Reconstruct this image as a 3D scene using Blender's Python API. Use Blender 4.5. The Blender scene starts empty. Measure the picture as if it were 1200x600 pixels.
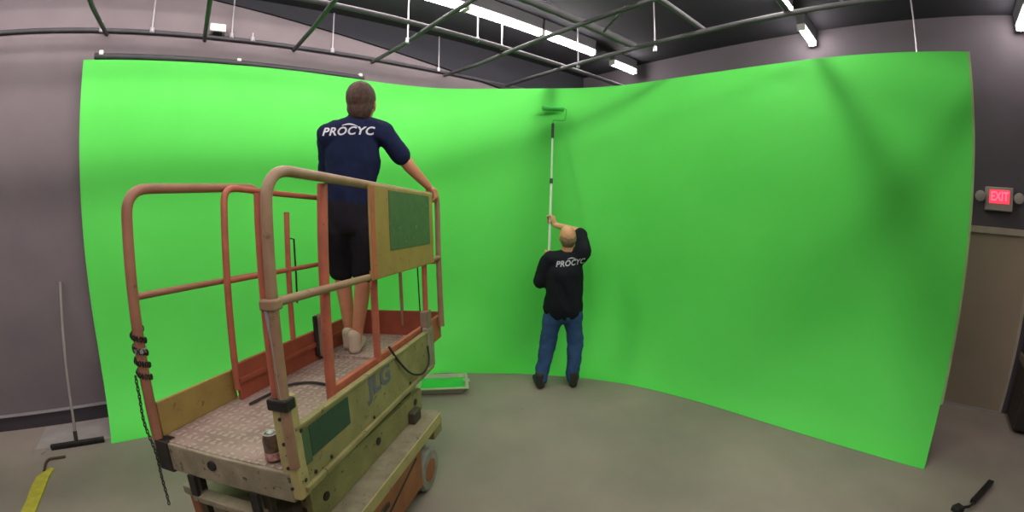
import bpy, bmesh, math, random
from mathutils import Vector, Matrix, noise
from mathutils.bvhtree import BVHTree
PI = math.pi
random.seed(4)
sc = bpy.context.scene
C = sc.collection

# ------------------------------------------------------------------ camera
cam_d = bpy.data.cameras.new('camera')
cam = bpy.data.objects.new('camera', cam_d)
C.objects.link(cam)
sc.camera = cam
cam_d.type = 'PANO'
cam_d.sensor_width = 36.0
cam_d.sensor_fit = 'HORIZONTAL'
cam_d.clip_start = 0.02
cy = cam_d
cy.panorama_type = 'FISHEYE_LENS_POLYNOMIAL'      # wide action-camera lens with barrel distortion
cy.fisheye_fov = math.radians(178)
cy.fisheye_polynomial_k0 = 0.0
cy.fisheye_polynomial_k1 = -6.69033021e-02
cy.fisheye_polynomial_k2 = -2.47483205e-04
cy.fisheye_polynomial_k3 = 7.34891904e-05
cy.fisheye_polynomial_k4 = -2.13555955e-06
CAM_Z, PITCH, ROLL = 1.8, 0.1303, 0.0049
_yc = Vector((0, math.sin(PITCH), math.cos(PITCH)))
_xr = Vector((1, 0, 0)) * math.cos(ROLL) + _yc * math.sin(ROLL)
_yr = -Vector((1, 0, 0)) * math.sin(ROLL) + _yc * math.cos(ROLL)
_fw = Vector((0, math.cos(PITCH), -math.sin(PITCH)))
cam.matrix_world = Matrix(((_xr.x, _yr.x, -_fw.x, 0), (_xr.y, _yr.y, -_fw.y, 0), (_xr.z, _yr.z, -_fw.z, CAM_Z), (0, 0, 0, 1)))

# ------------------------------------------------------------------ world, lamp strength, exposure
world = bpy.data.worlds.new('world'); sc.world = world
world.use_nodes = True
world.node_tree.nodes['Background'].inputs[0].default_value = (0.75, 0.72, 0.8, 1)
world.node_tree.nodes['Background'].inputs[1].default_value = 0.02
LAMP = 36.0          # radiance of the fluorescent diffusers
sc.view_settings.view_transform = 'Standard'
sc.view_settings.look = 'None'
sc.view_settings.exposure = 0.5
sc.view_settings.gamma = 1.0
sc.view_settings.use_curve_mapping = False
sc.cycles.max_bounces = 8
sc.cycles.diffuse_bounces = 5

# ------------------------------------------------------------------ frames
AL = 0.70416                                         # direction of the two walls
D = Vector((math.cos(AL), math.sin(AL), 0)); N = Vector((-math.sin(AL), math.cos(AL), 0))
def dn(d, n, z=0.0): return D * d + N * n + Vector((0, 0, z))
M_DN = Matrix(((D.x, N.x, 0, 0), (D.y, N.y, 0, 0), (0, 0, 1, 0), (0, 0, 0, 1)))

# ------------------------------------------------------------------ materials
def lin(c):
    c = c / 255.0
    return c / 12.92 if c <= 0.04045 else ((c + 0.055) / 1.055) ** 2.4
def rgb(r, g, b): return (lin(r), lin(g), lin(b), 1)
def mat(name, col, rough=0.6, metal=0.0, col2=None, scale=8.0, mix=0.5, bump=0.0, bscale=40.0, detail=4.0, stretch=None, col3=None, thr3=0.62, scale3=22.0, spec=None, coat=0.0):
    m = bpy.data.materials.new(name); m.use_nodes = True
    nt = m.node_tree; b = nt.nodes['Principled BSDF']
    b.inputs['Roughness'].default_value = rough; b.inputs['Metallic'].default_value = metal
    if spec is not None: b.inputs['Specular IOR Level'].default_value = spec
    if coat: b.inputs['Coat Weight'].default_value = coat
    tc = nt.nodes.new('ShaderNodeTexCoord'); mp = nt.nodes.new('ShaderNodeMapping')
    nt.links.new(tc.outputs['Object'], mp.inputs[0])
    if stretch: mp.inputs['Scale'].default_value = stretch
    c1 = col
    if col2 is None: col2 = tuple(min(1, x * 0.86) for x in col[:3]) + (1,)
    nz = nt.nodes.new('ShaderNodeTexNoise'); nz.inputs['Scale'].default_value = scale; nz.inputs['Detail'].default_value = detail
    nt.links.new(mp.outputs[0], nz.inputs[0])
    rp = nt.nodes.new('ShaderNodeValToRGB'); rp.color_ramp.elements[0].position = 0.5 - 0.25 * (1 - mix) - 0.08
    rp.color_ramp.elements[1].position = 0.5 + 0.2 * (1 - mix) + 0.08
    rp.color_ramp.elements[0].color = c1; rp.color_ramp.elements[1].color = col2
    nt.links.new(nz.outputs[0], rp.inputs[0])
    out = rp.outputs[0]
    if col3 is not None:
        n3 = nt.nodes.new('ShaderNodeTexNoise'); n3.inputs['Scale'].default_value = scale3; n3.inputs['Detail'].default_value = 8; n3.inputs['Roughness'].default_value = 0.7
        nt.links.new(mp.outputs[0], n3.inputs[0])
        r3 = nt.nodes.new('ShaderNodeValToRGB'); r3.color_ramp.elements[0].position = thr3; r3.color_ramp.elements[1].position = thr3 + 0.04
        nt.links.new(n3.outputs[0], r3.inputs[0])
        mx = nt.nodes.new('ShaderNodeMix'); mx.data_type = 'RGBA'
        nt.links.new(r3.outputs[0], mx.inputs[0]); nt.links.new(out, mx.inputs[6]); mx.inputs[7].default_value = col3
        out = mx.outputs[2]
    nt.links.new(out, b.inputs['Base Color'])
    if bump:
        nb = nt.nodes.new('ShaderNodeTexNoise'); nb.inputs['Scale'].default_value = bscale; nb.inputs['Detail'].default_value = 5
        nt.links.new(mp.outputs[0], nb.inputs[0])
        bp = nt.nodes.new('ShaderNodeBump'); bp.inputs['Strength'].default_value = bump; bp.inputs['Distance'].default_value = 0.01
        nt.links.new(nb.outputs[0], bp.inputs['Height']); nt.links.new(bp.outputs[0], b.inputs['Normal'])
    return m
def emit(name, col, s):
    m = bpy.data.materials.new(name); m.use_nodes = True
    b = m.node_tree.nodes['Principled BSDF']
    b.inputs['Base Color'].default_value = col; b.inputs['Emission Color'].default_value = col
    b.inputs['Emission Strength'].default_value = s
    return m

M = {}
M['green'] = mat('chroma_green_paint', rgb(98, 224, 92), 0.62, col2=rgb(90, 217, 84), scale=1.1, bump=0.04, bscale=3.0, spec=0.25)
M['green_edge'] = mat('green_painted_lip', rgb(140, 170, 110), 0.7)
M['floor'] = mat('concrete_floor', rgb(156, 143, 131), 0.6, col2=rgb(138, 128, 118), scale=1.4, bump=0.05, bscale=30, col3=rgb(122, 114, 105), thr3=0.66, scale3=2.3, spec=0.35)
M['wall_grey'] = mat('grey_mauve_wall_paint', rgb(118, 107, 109), 0.85, col2=rgb(110, 99, 102), scale=2.2)
M['wall_dark'] = mat('dark_wall_paint', rgb(92, 84, 90), 0.85, col2=rgb(84, 77, 82), scale=2.0)
M['ceil'] = mat('black_ceiling_paint', rgb(30, 28, 36), 0.9, col2=rgb(25, 24, 30), scale=3.0)
M['black_band'] = mat('black_paint', rgb(38, 38, 44), 0.9)
M['base'] = mat('charcoal_baseboard', rgb(62, 56, 62), 0.6)
M['pipe'] = mat('dark_painted_pipe', rgb(66, 64, 68), 0.6, metal=0.0, col2=rgb(56, 54, 58))
M['pipe_light'] = mat('grey_steel_pipe', rgb(86, 84, 86), 0.75, metal=0.0, col2=rgb(76, 74, 76))
M['rod'] = mat('zinc_rod', rgb(190, 186, 190), 0.35, metal=0.5)
M['white'] = mat('white_enamel', rgb(215, 212, 208), 0.45)
M['signgrey'] = mat('aged_sign_plastic', rgb(176, 166, 156), 0.5)
M['door'] = mat('taupe_door_paint', rgb(168, 150, 128), 0.6, col2=rgb(160, 143, 122), scale=1.5)
M['door_frame'] = mat('beige_frame_paint', rgb(182, 168, 148), 0.55)
M['cream'] = mat('weathered_cream_paint', rgb(186, 172, 112), 0.6, col2=rgb(160, 148, 100), scale=9, col3=rgb(96, 82, 52), thr3=0.63, scale3=26, bump=0.08, bscale=60)
M['cream2'] = mat('grimy_grey_cream_paint', rgb(158, 146, 122), 0.6, col2=rgb(126, 116, 92), scale=12, col3=rgb(80, 70, 54), thr3=0.6, scale3=20)
M['olive'] = mat('yellow_green_side_paint', rgb(150, 142, 92), 0.6, col2=rgb(128, 120, 76), scale=7, col3=rgb(84, 76, 50), thr3=0.60, scale3=24)
M['orange'] = mat('faded_orange_rail_paint', rgb(182, 98, 72), 0.55, col2=rgb(160, 88, 66), scale=14, col3=rgb(120, 84, 62), thr3=0.62, scale3=30, bump=0.05, bscale=80)
M['tan_rail'] = mat('worn_tan_rail_paint', rgb(158, 130, 100), 0.5, col2=rgb(142, 108, 82), scale=10, col3=rgb(112, 90, 66), thr3=0.62, scale3=30, bump=0.05, bscale=80)
M['brown_rail'] = mat('worn_orange_brown_rail_paint', rgb(158, 108, 82), 0.5, col2=rgb(140, 92, 70), scale=8, col3=rgb(96, 72, 54), thr3=0.63, scale3=26)
M['red_toe'] = mat('faded_red_orange_paint', rgb(166, 80, 58), 0.6, col2=rgb(146, 70, 50), scale=9, col3=rgb(110, 72, 54), thr3=0.64, scale3=20)
M['rust_door'] = mat('rust_brown_panel_paint', rgb(168, 104, 64), 0.6, col2=rgb(140, 84, 54), scale=7, col3=rgb(92, 60, 42), thr3=0.62, scale3=14)
M['board'] = mat('mustard_board_paint', rgb(160, 134, 70), 0.6, col2=rgb(144, 120, 66), scale=8, col3=rgb(112, 90, 52), thr3=0.61, scale3=20)
M['decal'] = mat('faded_green_label', rgb(78, 104, 66), 0.5, col2=rgb(66, 90, 60), scale=14, col3=rgb(140, 154, 124), thr3=0.63, scale3=24)
M['decal_dark'] = mat('dark_green_label', rgb(44, 74, 54), 0.5, col2=rgb(40, 66, 50), scale=14)
M['logo'] = mat('grey_logo_ink', rgb(104, 104, 112), 0.6)
M['steel'] = mat('dark_steel', rgb(62, 58, 54), 0.5, metal=0.5, col2=rgb(46, 42, 40))
M['dark_gear'] = mat('oily_dark_steel', rgb(52, 48, 42), 0.6, col2=rgb(78, 68, 52), scale=10)
M['rubber'] = mat('black_rubber', rgb(34, 32, 34), 0.7)
M['wheelgrey'] = mat('grey_solid_tyre', rgb(158, 154, 146), 0.7, col2=rgb(128, 124, 116), scale=12)
M['boxgrey'] = mat('grey_tan_metal_box', rgb(138, 118, 98), 0.6, col2=rgb(118, 98, 82))
M['skin'] = mat('skin', rgb(198, 138, 104), 0.5, col2=rgb(188, 124, 94), scale=12, spec=0.35)
M['skin2'] = mat('fair_skin', rgb(206, 160, 118), 0.5, col2=rgb(196, 146, 104), scale=12, spec=0.35)
M['hair'] = mat('brown_hair', rgb(92, 66, 54), 0.75, col2=rgb(66, 46, 40), scale=30, bump=0.5, bscale=140, stretch=(1, 1, 0.3))
M['hair2'] = mat('thin_grey_blond_hair', rgb(150, 126, 92), 0.8, col2=rgb(120, 98, 74), scale=30, bump=0.4, bscale=140)
M['navy'] = mat('navy_cotton', rgb(32, 40, 70), 0.9, col2=rgb(27, 34, 60), scale=5, bump=0.25, bscale=14, spec=0.15)
M['shirt_black'] = mat('black_cotton', rgb(30, 34, 38), 0.9, col2=rgb(24, 28, 32), scale=5, bump=0.25, bscale=14, spec=0.15)
M['shorts'] = mat('black_shorts_cloth', rgb(38, 36, 42), 0.9, col2=rgb(30, 28, 34), scale=5, bump=0.3, bscale=16, spec=0.15)
M['jeans'] = mat('blue_denim', rgb(62, 92, 134), 0.9, col2=rgb(52, 78, 116), scale=9, bump=0.3, bscale=18, spec=0.15)
M['print'] = mat('white_shirt_print', rgb(226, 226, 232), 0.8)
M['print2'] = mat('grey_shirt_print', rgb(176, 182, 182), 0.8)
M['sole'] = mat('pale_shoe', rgb(196, 176, 154), 0.7)
M['boot'] = mat('dark_work_boot', rgb(50, 46, 40), 0.7)
M['eye'] = mat('eye', rgb(210, 205, 200), 0.3)
M['pole'] = mat('white_extension_pole', rgb(206, 226, 200), 0.4)
M['blackplastic'] = mat('black_plastic', rgb(30, 30, 30), 0.45)
M['nap'] = mat('green_soaked_roller_nap', rgb(56, 176, 66), 0.85, bump=0.6, bscale=120)
M['tray'] = mat('pale_plastic_tray', rgb(206, 206, 180), 0.45)
M['wetpaint'] = mat('wet_green_paint', rgb(64, 220, 84), 0.2)
M['yellow'] = mat('yellow_tape', rgb(206, 196, 70), 0.5, col2=rgb(184, 172, 58), scale=20)
M['strap'] = mat('dark_brown_strap', rgb(84, 66, 42), 0.8)
M['alu'] = mat('brushed_aluminium', rgb(222, 220, 220), 0.4, metal=0.35)
M['handle'] = mat('grey_wood_handle', rgb(142, 128, 124), 0.6)
M['casedark'] = mat('black_case_shell', rgb(50, 40, 34), 0.6, col2=rgb(40, 32, 28))
M['caseband'] = mat('grey_case_band', rgb(104, 92, 80), 0.5)
M['housing'] = mat('grey_lamp_housing', rgb(96, 94, 98), 0.6)
M['lamp'] = emit('fluorescent_glow', (1.0, 0.93, 0.92, 1), LAMP)
M['exit_red'] = emit('exit_letters_glow', (1.0, 0.05, 0.09, 1), 2.6)
M['exit_face'] = emit('exit_face_glow', (0.75, 0.05, 0.08, 1), 0.8)

# diamond plate
def diamond():
    m = mat('worn_diamond_plate', rgb(176, 150, 140), 0.5, metal=0.15, col2=rgb(146, 122, 112), scale=6, col3=rgb(200, 186, 176), thr3=0.64, scale3=14)
    nt = m.node_tree; b = nt.nodes['Principled BSDF']
    tc = nt.nodes.new('ShaderNodeTexCoord')
    hs = []
    for loc_, sc_ in (((0, 0, 0), (1, 0.5, 1)), ((0.5, 0.25, 0), (0.5, 1, 1))):
        mp = nt.nodes.new('ShaderNodeMapping'); mp.inputs['Location'].default_value = tuple(q / 26.0 for q in loc_); mp.inputs['Scale'].default_value = sc_
        nt.links.new(tc.outputs['Object'], mp.inputs[0])
        vo = nt.nodes.new('ShaderNodeTexVoronoi'); vo.voronoi_dimensions = '2D'; vo.inputs['Scale'].default_value = 26; vo.inputs['Randomness'].default_value = 0.0
        nt.links.new(mp.outputs[0], vo.inputs['Vector'])
        r = nt.nodes.new('ShaderNodeValToRGB'); r.color_ramp.elements[0].position = 0.16; r.color_ramp.elements[0].color = (1, 1, 1, 1)
        r.color_ramp.elements[1].position = 0.27; r.color_ramp.elements[1].color = (0, 0, 0, 1)
        nt.links.new(vo.outputs['Distance'], r.inputs[0]); hs.append(r)
    mx = nt.nodes.new('ShaderNodeMath'); mx.operation = 'MAXIMUM'
    nt.links.new(hs[0].outputs[0], mx.inputs[0]); nt.links.new(hs[1].outputs[0], mx.inputs[1])
    bp = nt.nodes.new('ShaderNodeBump'); bp.inputs['Strength'].default_value = 0.9; bp.inputs['Distance'].default_value = 0.006
    nt.links.new(mx.outputs[0], bp.inputs['Height']); nt.links.new(bp.outputs[0], b.inputs['Normal'])
    old = b.inputs['Base Color'].links[0].from_socket
    cm = nt.nodes.new('ShaderNodeMix'); cm.data_type = 'RGBA'; nt.links.new(mx.outputs[0], cm.inputs[0]); nt.links.new(old, cm.inputs[6])
    cm.inputs[7].default_value = rgb(184, 164, 154); nt.links.new(cm.outputs[2], b.inputs['Base Color'])
    return m
M['plate'] = diamond()

# ------------------------------------------------------------------ mesh helpers
class MB:
    def __init__(s, T=None): s.v = []; s.f = []; s.T = T or Matrix.Identity(4)
    def add(s, vs, fs):
        o = len(s.v); s.v += [s.T @ Vector(v) for v in vs]; s.f += [tuple(i + o for i in f) for f in fs]; return s
    def box(s, lo, hi, bev=0.0):
        x0, y0, z0 = lo; x1, y1, z1 = hi
        if not bev:
            vs = [(x, y, z) for z in (z0, z1) for y in (y0, y1) for x in (x0, x1)]
            return s.add(vs, [(0, 2, 3, 1), (4, 5, 7, 6), (0, 1, 5, 4), (2, 6, 7, 3), (0, 4, 6, 2), (1, 3, 7, 5)])
        bm = bmesh.new(); bmesh.ops.create_cube(bm, size=1)
        for v in bm.verts: v.co = Vector(((x0 + x1) / 2 + v.co.x * (x1 - x0), (y0 + y1) / 2 + v.co.y * (y1 - y0), (z0 + z1) / 2 + v.co.z * (z1 - z0)))
        bmesh.ops.bevel(bm, geom=bm.edges[:], offset=bev, segments=2, affect='EDGES', profile=0.5)
        return s.addbm(bm)
    def addbm(s, bm):
        bm.verts.index_update()
        s.add([v.co.copy() for v in bm.verts], [tuple(v.index for v in f.verts) for f in bm.faces]); bm.free(); return s
    def tube(s, pts, r, n=10, closed=False, caps=True):
        pts = [Vector(p) for p in pts]; m = len(pts); rings = []; up = None
        rs = r if isinstance(r, (list, tuple)) else [r] * m
        for i, p in enumerate(pts):
            a = pts[i - 1] if (i > 0 or closed) else p; b = pts[(i + 1) % m] if (i < m - 1 or closed) else p
            t = (b - a).normalized()
            if up is None: up = t.orthogonal().normalized()
            up = (up - t * up.dot(t)); up = up.normalized() if up.length > 1e-6 else t.orthogonal().normalized()
            w = t.cross(up)
            rings.append([p + up * math.cos(2 * PI * k / n) * rs[i] + w * math.sin(2 * PI * k / n) * rs[i] for k in range(n)])
        vs = [v for R in rings for v in R]; fs = []
        for i in range(m if closed else m - 1):
            j = (i + 1) % m
            for k in range(n): fs.append((i * n + k, i * n + (k + 1) % n, j * n + (k + 1) % n, j * n + k))
        if caps and not closed: fs += [tuple(reversed(range(n))), tuple((m - 1) * n + k for k in range(n))]
        return s.add(vs, fs)
    def lathe(s, prof, c, axis, n=24):
        axis = Vector(axis).normalized(); u = axis.orthogonal().normalized(); w = axis.cross(u); c = Vector(c); vs = []; m = len(prof)
        for r, h in prof:
            for k in range(n):
                a = 2 * PI * k / n; vs.append(c + axis * h + (u * math.cos(a) + w * math.sin(a)) * max(r, 1e-5))
        fs = [(i * n + k, i * n + (k + 1) % n, (i + 1) * n + (k + 1) % n, (i + 1) * n + k) for i in range(m - 1) for k in range(n)]
        fs += [tuple(reversed(range(n))), tuple((m - 1) * n + k for k in range(n))]
        return s.add(vs, fs)
    def prism(s, poly, off):
        off = Vector(off); n = len(poly); vs = [Vector(p) for p in poly] + [Vector(p) + off for p in poly]
        fs = [tuple(range(n)), tuple(reversed(range(n, 2 * n)))] + [(i, i + n, (i + 1) % n + n, (i + 1) % n) for i in range(n)]
        return s.add(vs, fs)
    def build(s, name, m, parent=None, smooth=False, bevel=0.0):
        me = bpy.data.meshes.new(name); me.from_pydata([tuple(v) for v in s.v], [], s.f); me.validate()
        bm = bmesh.new(); bm.from_mesh(me); bmesh.ops.recalc_face_normals(bm, faces=bm.faces); bm.to_mesh(me); bm.free()
        me.materials.append(m)
        o = bpy.data.objects.new(name, me); C.objects.link(o)
        if smooth:
            for p in me.polygons: p.use_smooth = True
            try: me.set_sharp_from_angle(angle=math.radians(40))
            except Exception: pass
        if parent: o.parent = parent
        return o
def tag(o, label=None, cat=None, group=None, kind=None):
    if label: o['label'] = label
    if cat: o['category'] = cat
    if group: o['group'] = group
    if kind: o['kind'] = kind
    return o
def empty(name, mw, label, cat, group=None):
    o = bpy.data.objects.new(name, None); C.objects.link(o); o.empty_display_size = 0.1
    o.matrix_world = mw if isinstance(mw, Matrix) else Matrix.Translation(mw)
    return tag(o, label, cat, group)
def arc_corner(pts, r, n=6):
    """polyline with rounded corners"""
    pts = [Vector(p) for p in pts]; out = [pts[0]]
    for i in range(1, len(pts) - 1):
        p = pts[i]; a = (pts[i - 1] - p); b = (pts[i + 1] - p); ra = min(r, a.length * 0.49, b.length * 0.49)
        A = p + a.normalized() * ra; B = p + b.normalized() * ra
        for k in range(n + 1):
            t = k / n; out.append(A * (1 - t) ** 2 + p * 2 * t * (1 - t) + B * t * t)
    out.append(pts[-1]); return out

# ------------------------------------------------------------------ room
def struct(name, mb, m): return tag(mb.build(name, m), kind='structure')
struct('floor', MB(M_DN).box((-9, -9, -0.12), (8, 8, 0.0)), M['floor'])
struct('ceiling', MB(M_DN).box((-9, -9, 3.74), (8, 8, 3.84)), M['ceil'])
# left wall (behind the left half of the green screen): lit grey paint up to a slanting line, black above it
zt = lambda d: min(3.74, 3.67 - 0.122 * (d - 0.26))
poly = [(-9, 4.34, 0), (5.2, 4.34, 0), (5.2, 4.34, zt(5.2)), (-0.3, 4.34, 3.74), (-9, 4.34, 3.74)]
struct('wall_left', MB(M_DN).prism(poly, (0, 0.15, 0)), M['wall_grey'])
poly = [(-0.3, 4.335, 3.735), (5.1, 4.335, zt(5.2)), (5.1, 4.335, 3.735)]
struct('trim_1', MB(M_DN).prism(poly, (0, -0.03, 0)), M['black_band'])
# right wall with the door opening
b = MB(M_DN)
b.box((5.12, -1.19, 1.69), (5.27, 4.34, 3.74)); b.box((5.12, -0.40, 0), (5.27, 4.34, 1.69)); b.box((5.12, -9, 0), (5.27, -1.31, 3.74)); b.box((5.12, -1.31, 1.69), (5.27, -1.19, 3.74))
b.box((5.12, -1.31, 0), (5.27, -1.19, 1.69))
struct('wall_right', b, M['wall_dark'])
struct('wall_back', MB(M_DN).box((-9, -9.1, 0), (8, -9, 3.74)), M['wall_grey'])
struct('wall_front', MB(M_DN).box((-9.1, -9, 0), (-9, 8, 3.74)), M['wall_grey'])
struct('baseboard_left', MB(M_DN).box((-9, 4.315, 0), (-0.9, 4.345, 0.13)), M['base'])
struct('trim_2', MB(M_DN).box((-9, 4.30, 0.13), (-0.9, 4.345, 0.142)), M['rod'])
struct('trim_3', MB(M_DN).box((-1.6, 3.86, 0.0), (-0.93, 4.29, 0.004)), mat('pale_worn_floor_patch', rgb(168, 158, 154), 0.5, col2=rgb(146, 138, 134), scale=5))
# door in the right wall
door = struct('door_1', MB(M_DN).box((5.10, -1.17, 0.012), (5.125, -0.42, 1.675)), M['door'])
o = MB(M_DN).box((5.07, -1.25, 1.675), (5.12, -0.34, 1.735)).box((5.085, -1.20, 0), (5.12, -1.17, 1.675)).box((5.07, -0.42, 0), (5.12, -0.34, 1.675)).build('door_frame', M['door_frame'], door)
o = MB(M_DN).box((5.085, -1.17, 0.0), (5.12, -0.42, 0.012)).build('threshold', M['rod'], door)

# ------------------------------------------------------------------ green cyclorama
TOP = [(-0.95, 4.22), (0.0, 4.17), (0.8, 4.14), (1.3, 4.15), (1.8, 4.15), (2.24, 4.07), (2.5, 3.955), (2.75, 3.77), (3.0, 3.55), (3.25, 3.31), (3.46, 3.08), (3.62, 2.84), (3.745, 2.5), (3.81, 2.05), (3.85, 1.6), (3.87, 1.1), (3.89, 0.5), (3.94, 0.0), (4.0, -0.44)]
FLO = [(-0.92, 3.765), (0.0, 3.77), (0.8, 3.775), (1.2, 3.78), (1.6, 3.78), (2.08, 3.68), (2.28, 3.55), (2.46, 3.40), (2.68, 3.21), (2.88, 3.01), (3.08, 2.76), (3.25, 2.50), (3.40, 2.17), (3.50, 1.75), (3.545, 1.35), (3.56, 0.9), (3.56, 0.4), (3.56, 0.0), (3.555, -0.42)]
def resample(P, n):
    P = [Vector((p[0], p[1], 0)) for p in P]; out = []
    for i in range(len(P) - 1):
        p0 = P[max(i - 1, 0)]; p1 = P[i]; p2 = P[i + 1]; p3 = P[min(i + 2, len(P) - 1)]
        for k in range(n):
            t = k / n
            out.append(0.5 * ((2 * p1) + (p2 - p0) * t + (2 * p0 - 5 * p1 + 4 * p2 - p3) * t * t + (3 * p1 - p0 - 3 * p2 + p3) * t ** 3))
    out.append(P[-1]); return out
Tp = resample(TOP, 5); Fp = resample(FLO, 5)
PROF = [(0.0, 0.0, 0), (0.10, 0.012, 0), (0.3, 0.06, 0), (0.5, 0.13, 0), (0.7, 0.24, 0), (0.85, 0.37, 0.01), (0.95, 0.52, 0.03), (1.0, 0.7, 0.06), (1.0, 0.95, 0.08), (1.0, 1.3, 0.085), (1.0, 1.7, 0.07), (1.0, 2.05, 0.045), (1.0, 2.4, 0.01), (1.0, 2.75, 0.0), (1.0, 3.03, 0.0)]
rows = []
for w, z, bulge in PROF:
    row = []
    for i in range(len(Tp)):
        t = Tp[i]; f = Fp[i]; out = (t - f).normalized()
        tt = i / (len(Tp) - 1); bb = bulge * (0.55 + 1.6 * max(0, tt - 0.55) / 0.45)
        p = f.lerp(t, w) + out * bb; row.append(dn(p.x, p.y, z + 0.004))
    rows.append(row)
nc = len(rows[0]); nr = len(rows)
front = [p for r in rows for p in r]
back = []
for j, r in enumerate(rows):
    for i, p in enumerate(r):
        out = (Tp[i] - Fp[i]).normalized(); o3 = dn(out.x, out.y); w = PROF[j][0]
        back.append(p + (o3 * 0.022 if j > 3 else Vector((0, 0, -0.004)) + o3 * 0.03 * (j / 4)))
vs = front + back; off = len(front); fs = []
for j in range(nr - 1):
    for i in range(nc - 1):
        a = j * nc + i; fs.append((a, a + 1, a + nc + 1, a + nc)); fs.append((a + off, a + nc + off, a + nc + 1 + off, a + 1 + off))
for i in range(nc - 1):
    a = i; fs.append((a, a + off, a + 1 + off, a + 1)); a = (nr - 1) * nc + i; fs.append((a, a + 1, a + 1 + off, a + off))
for j in range(nr - 1):
    a = j * nc; fs.append((a, a + nc, a + nc + off, a + off)); a = j * nc + nc - 1; fs.append((a, a + off, a + nc + off, a + nc))
o = MB().add(vs, fs).build('green_screen', M['green'], smooth=True)
tag(o, 'huge bright green curved studio backdrop wall sweeping onto the concrete floor', 'backdrop')
GREEN = o
gm = MB()
gm.add([rows[j][nc - 1] + N * 0.0 for j in range(nr)] + [rows[j][nc - 1] - N * 0.02 for j in range(nr)] + [rows[j][nc - 1] - N * 0.02 + D * 0.05 for j in range(nr)] + [rows[j][nc - 1] + D * 0.05 for j in range(nr)],
       [(j + a * nr, j + 1 + a * nr, j + 1 + ((a + 1) % 4) * nr, j + ((a + 1) % 4) * nr) for j in range(5, nr - 1) for a in range(4)])
gm.build('edge_strip', M['green_edge'], o)
# dark batten on top of the left half of the screen with white clips
bt = empty('batten', dn(-0.82, 4.26, 3.05), 'long dark batten lying along the top of the green screen, left half', 'batten')
L0 = Matrix.Translation(-dn(-0.82, 4.26, 3.05)) @ M_DN
MB(L0).tube([(-0.86, 4.235, 3.068), (0.3, 4.215, 3.073), (1.58, 4.215, 3.068)], 0.028, 10).build('batten_tube', M['pipe'], bt, smooth=True)
for x in (-0.80, 0.37, 1.54):
    MB(L0).box((x - 0.018, 4.19, 3.07), (x + 0.018, 4.235, 3.112), 0.005).build('clip', M['white'], bt)

# ------------------------------------------------------------------ pipe grid under the ceiling
GZ = 3.27
def pipe(name, a, c, r, m, label, group, via=None):
    mid = (Vector(a) + Vector(c)) / 2
    o = MB(Matrix.Translation(-(M_DN @ mid)) @ M_DN).tube([a] + ([via] if via else []) + [c], r, 10).build(name, m, smooth=True)
    o.location = M_DN @ mid
    return tag(o, label, 'pipe', group)
pipe('grid_pipe', (-4.2, 4.315, GZ + 0.055), (3.9, 4.315, GZ + 0.055), 0.019, M['pipe'], 'dark pipe running along the lit left wall above the green screen', None)
pipe('grid_pipe', (-4.2, 3.19, GZ + 0.045), (5.0, 3.23, GZ + 0.045), 0.022, M['pipe_light'], 'grey ceiling pipe parallel to the left wall, just beside the long lamp row', None)
pipe('grid_pipe', (-4.2, 2.37, GZ + 0.06), (3.5, 2.31, GZ + 0.06), 0.036, M['pipe_light'], 'thickest dark grid pipe, running right of the long lamp row', None)
pipe('grid_pipe', (-4.2, 1.58, GZ + 0.045), (3.5, 1.58, GZ + 0.045), 0.022, M['pipe_light'], 'grey ceiling pipe meeting the right-hand pipe right of the lamp row', None)
pipe('grid_pipe', (-4.2, 0.86, GZ + 0.045), (3.5, 0.86, GZ + 0.045), 0.022, M['pipe_light'], 'grey ceiling pipe beside the lamp at the upper right top edge', None)
pipe('grid_pipe', (-4.2, -0.25, GZ + 0.045), (3.5, -0.25, GZ + 0.045), 0.022, M['pipe_light'], 'grey ceiling pipe just outside the top edge above the right end of the screen', None)
pipe('grid_pipe', (-4.2, -0.95, GZ + 0.045), (3.5, -0.95, GZ + 0.045), 0.022, M['pipe_light'], 'last grey ceiling pipe, outside the top edge towards the door', None)
pipe('grid_pipe', (3.42, -3.5, GZ), (3.42, 4.16, GZ), 0.021, M['pipe_light'], 'long grey ceiling pipe running parallel to the right half of the green screen', None)
for dd, lb in ((-0.79, 'dark cross pipe at the far left of the ceiling grid'), (0.06, 'dark cross pipe beside the white junction box on the left wall'), (0.88, 'dark cross pipe above the head of the man on the lift, third from the left'),
               (1.70, 'cross pipe passing the near end of the long lit lamp row'), (2.60, 'cross pipe crossing the far part of the long lamp row, nearest the screen corner')):
    pipe('grid_pipe', (dd, 4.30, GZ + 0.012), (dd, -3.0, GZ - 0.028), 0.019, M['pipe'] if dd < 1 else M['pipe_light'], lb, None, (dd, 3.6, GZ - 0.028))
pipe('brace_pipe', (2.62, 1.80, GZ), (2.96, 2.26, GZ + 0.03), 0.010, M['pipe_light'], 'thin slanting brace between the ceiling beam and a grid pipe', None)
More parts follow.
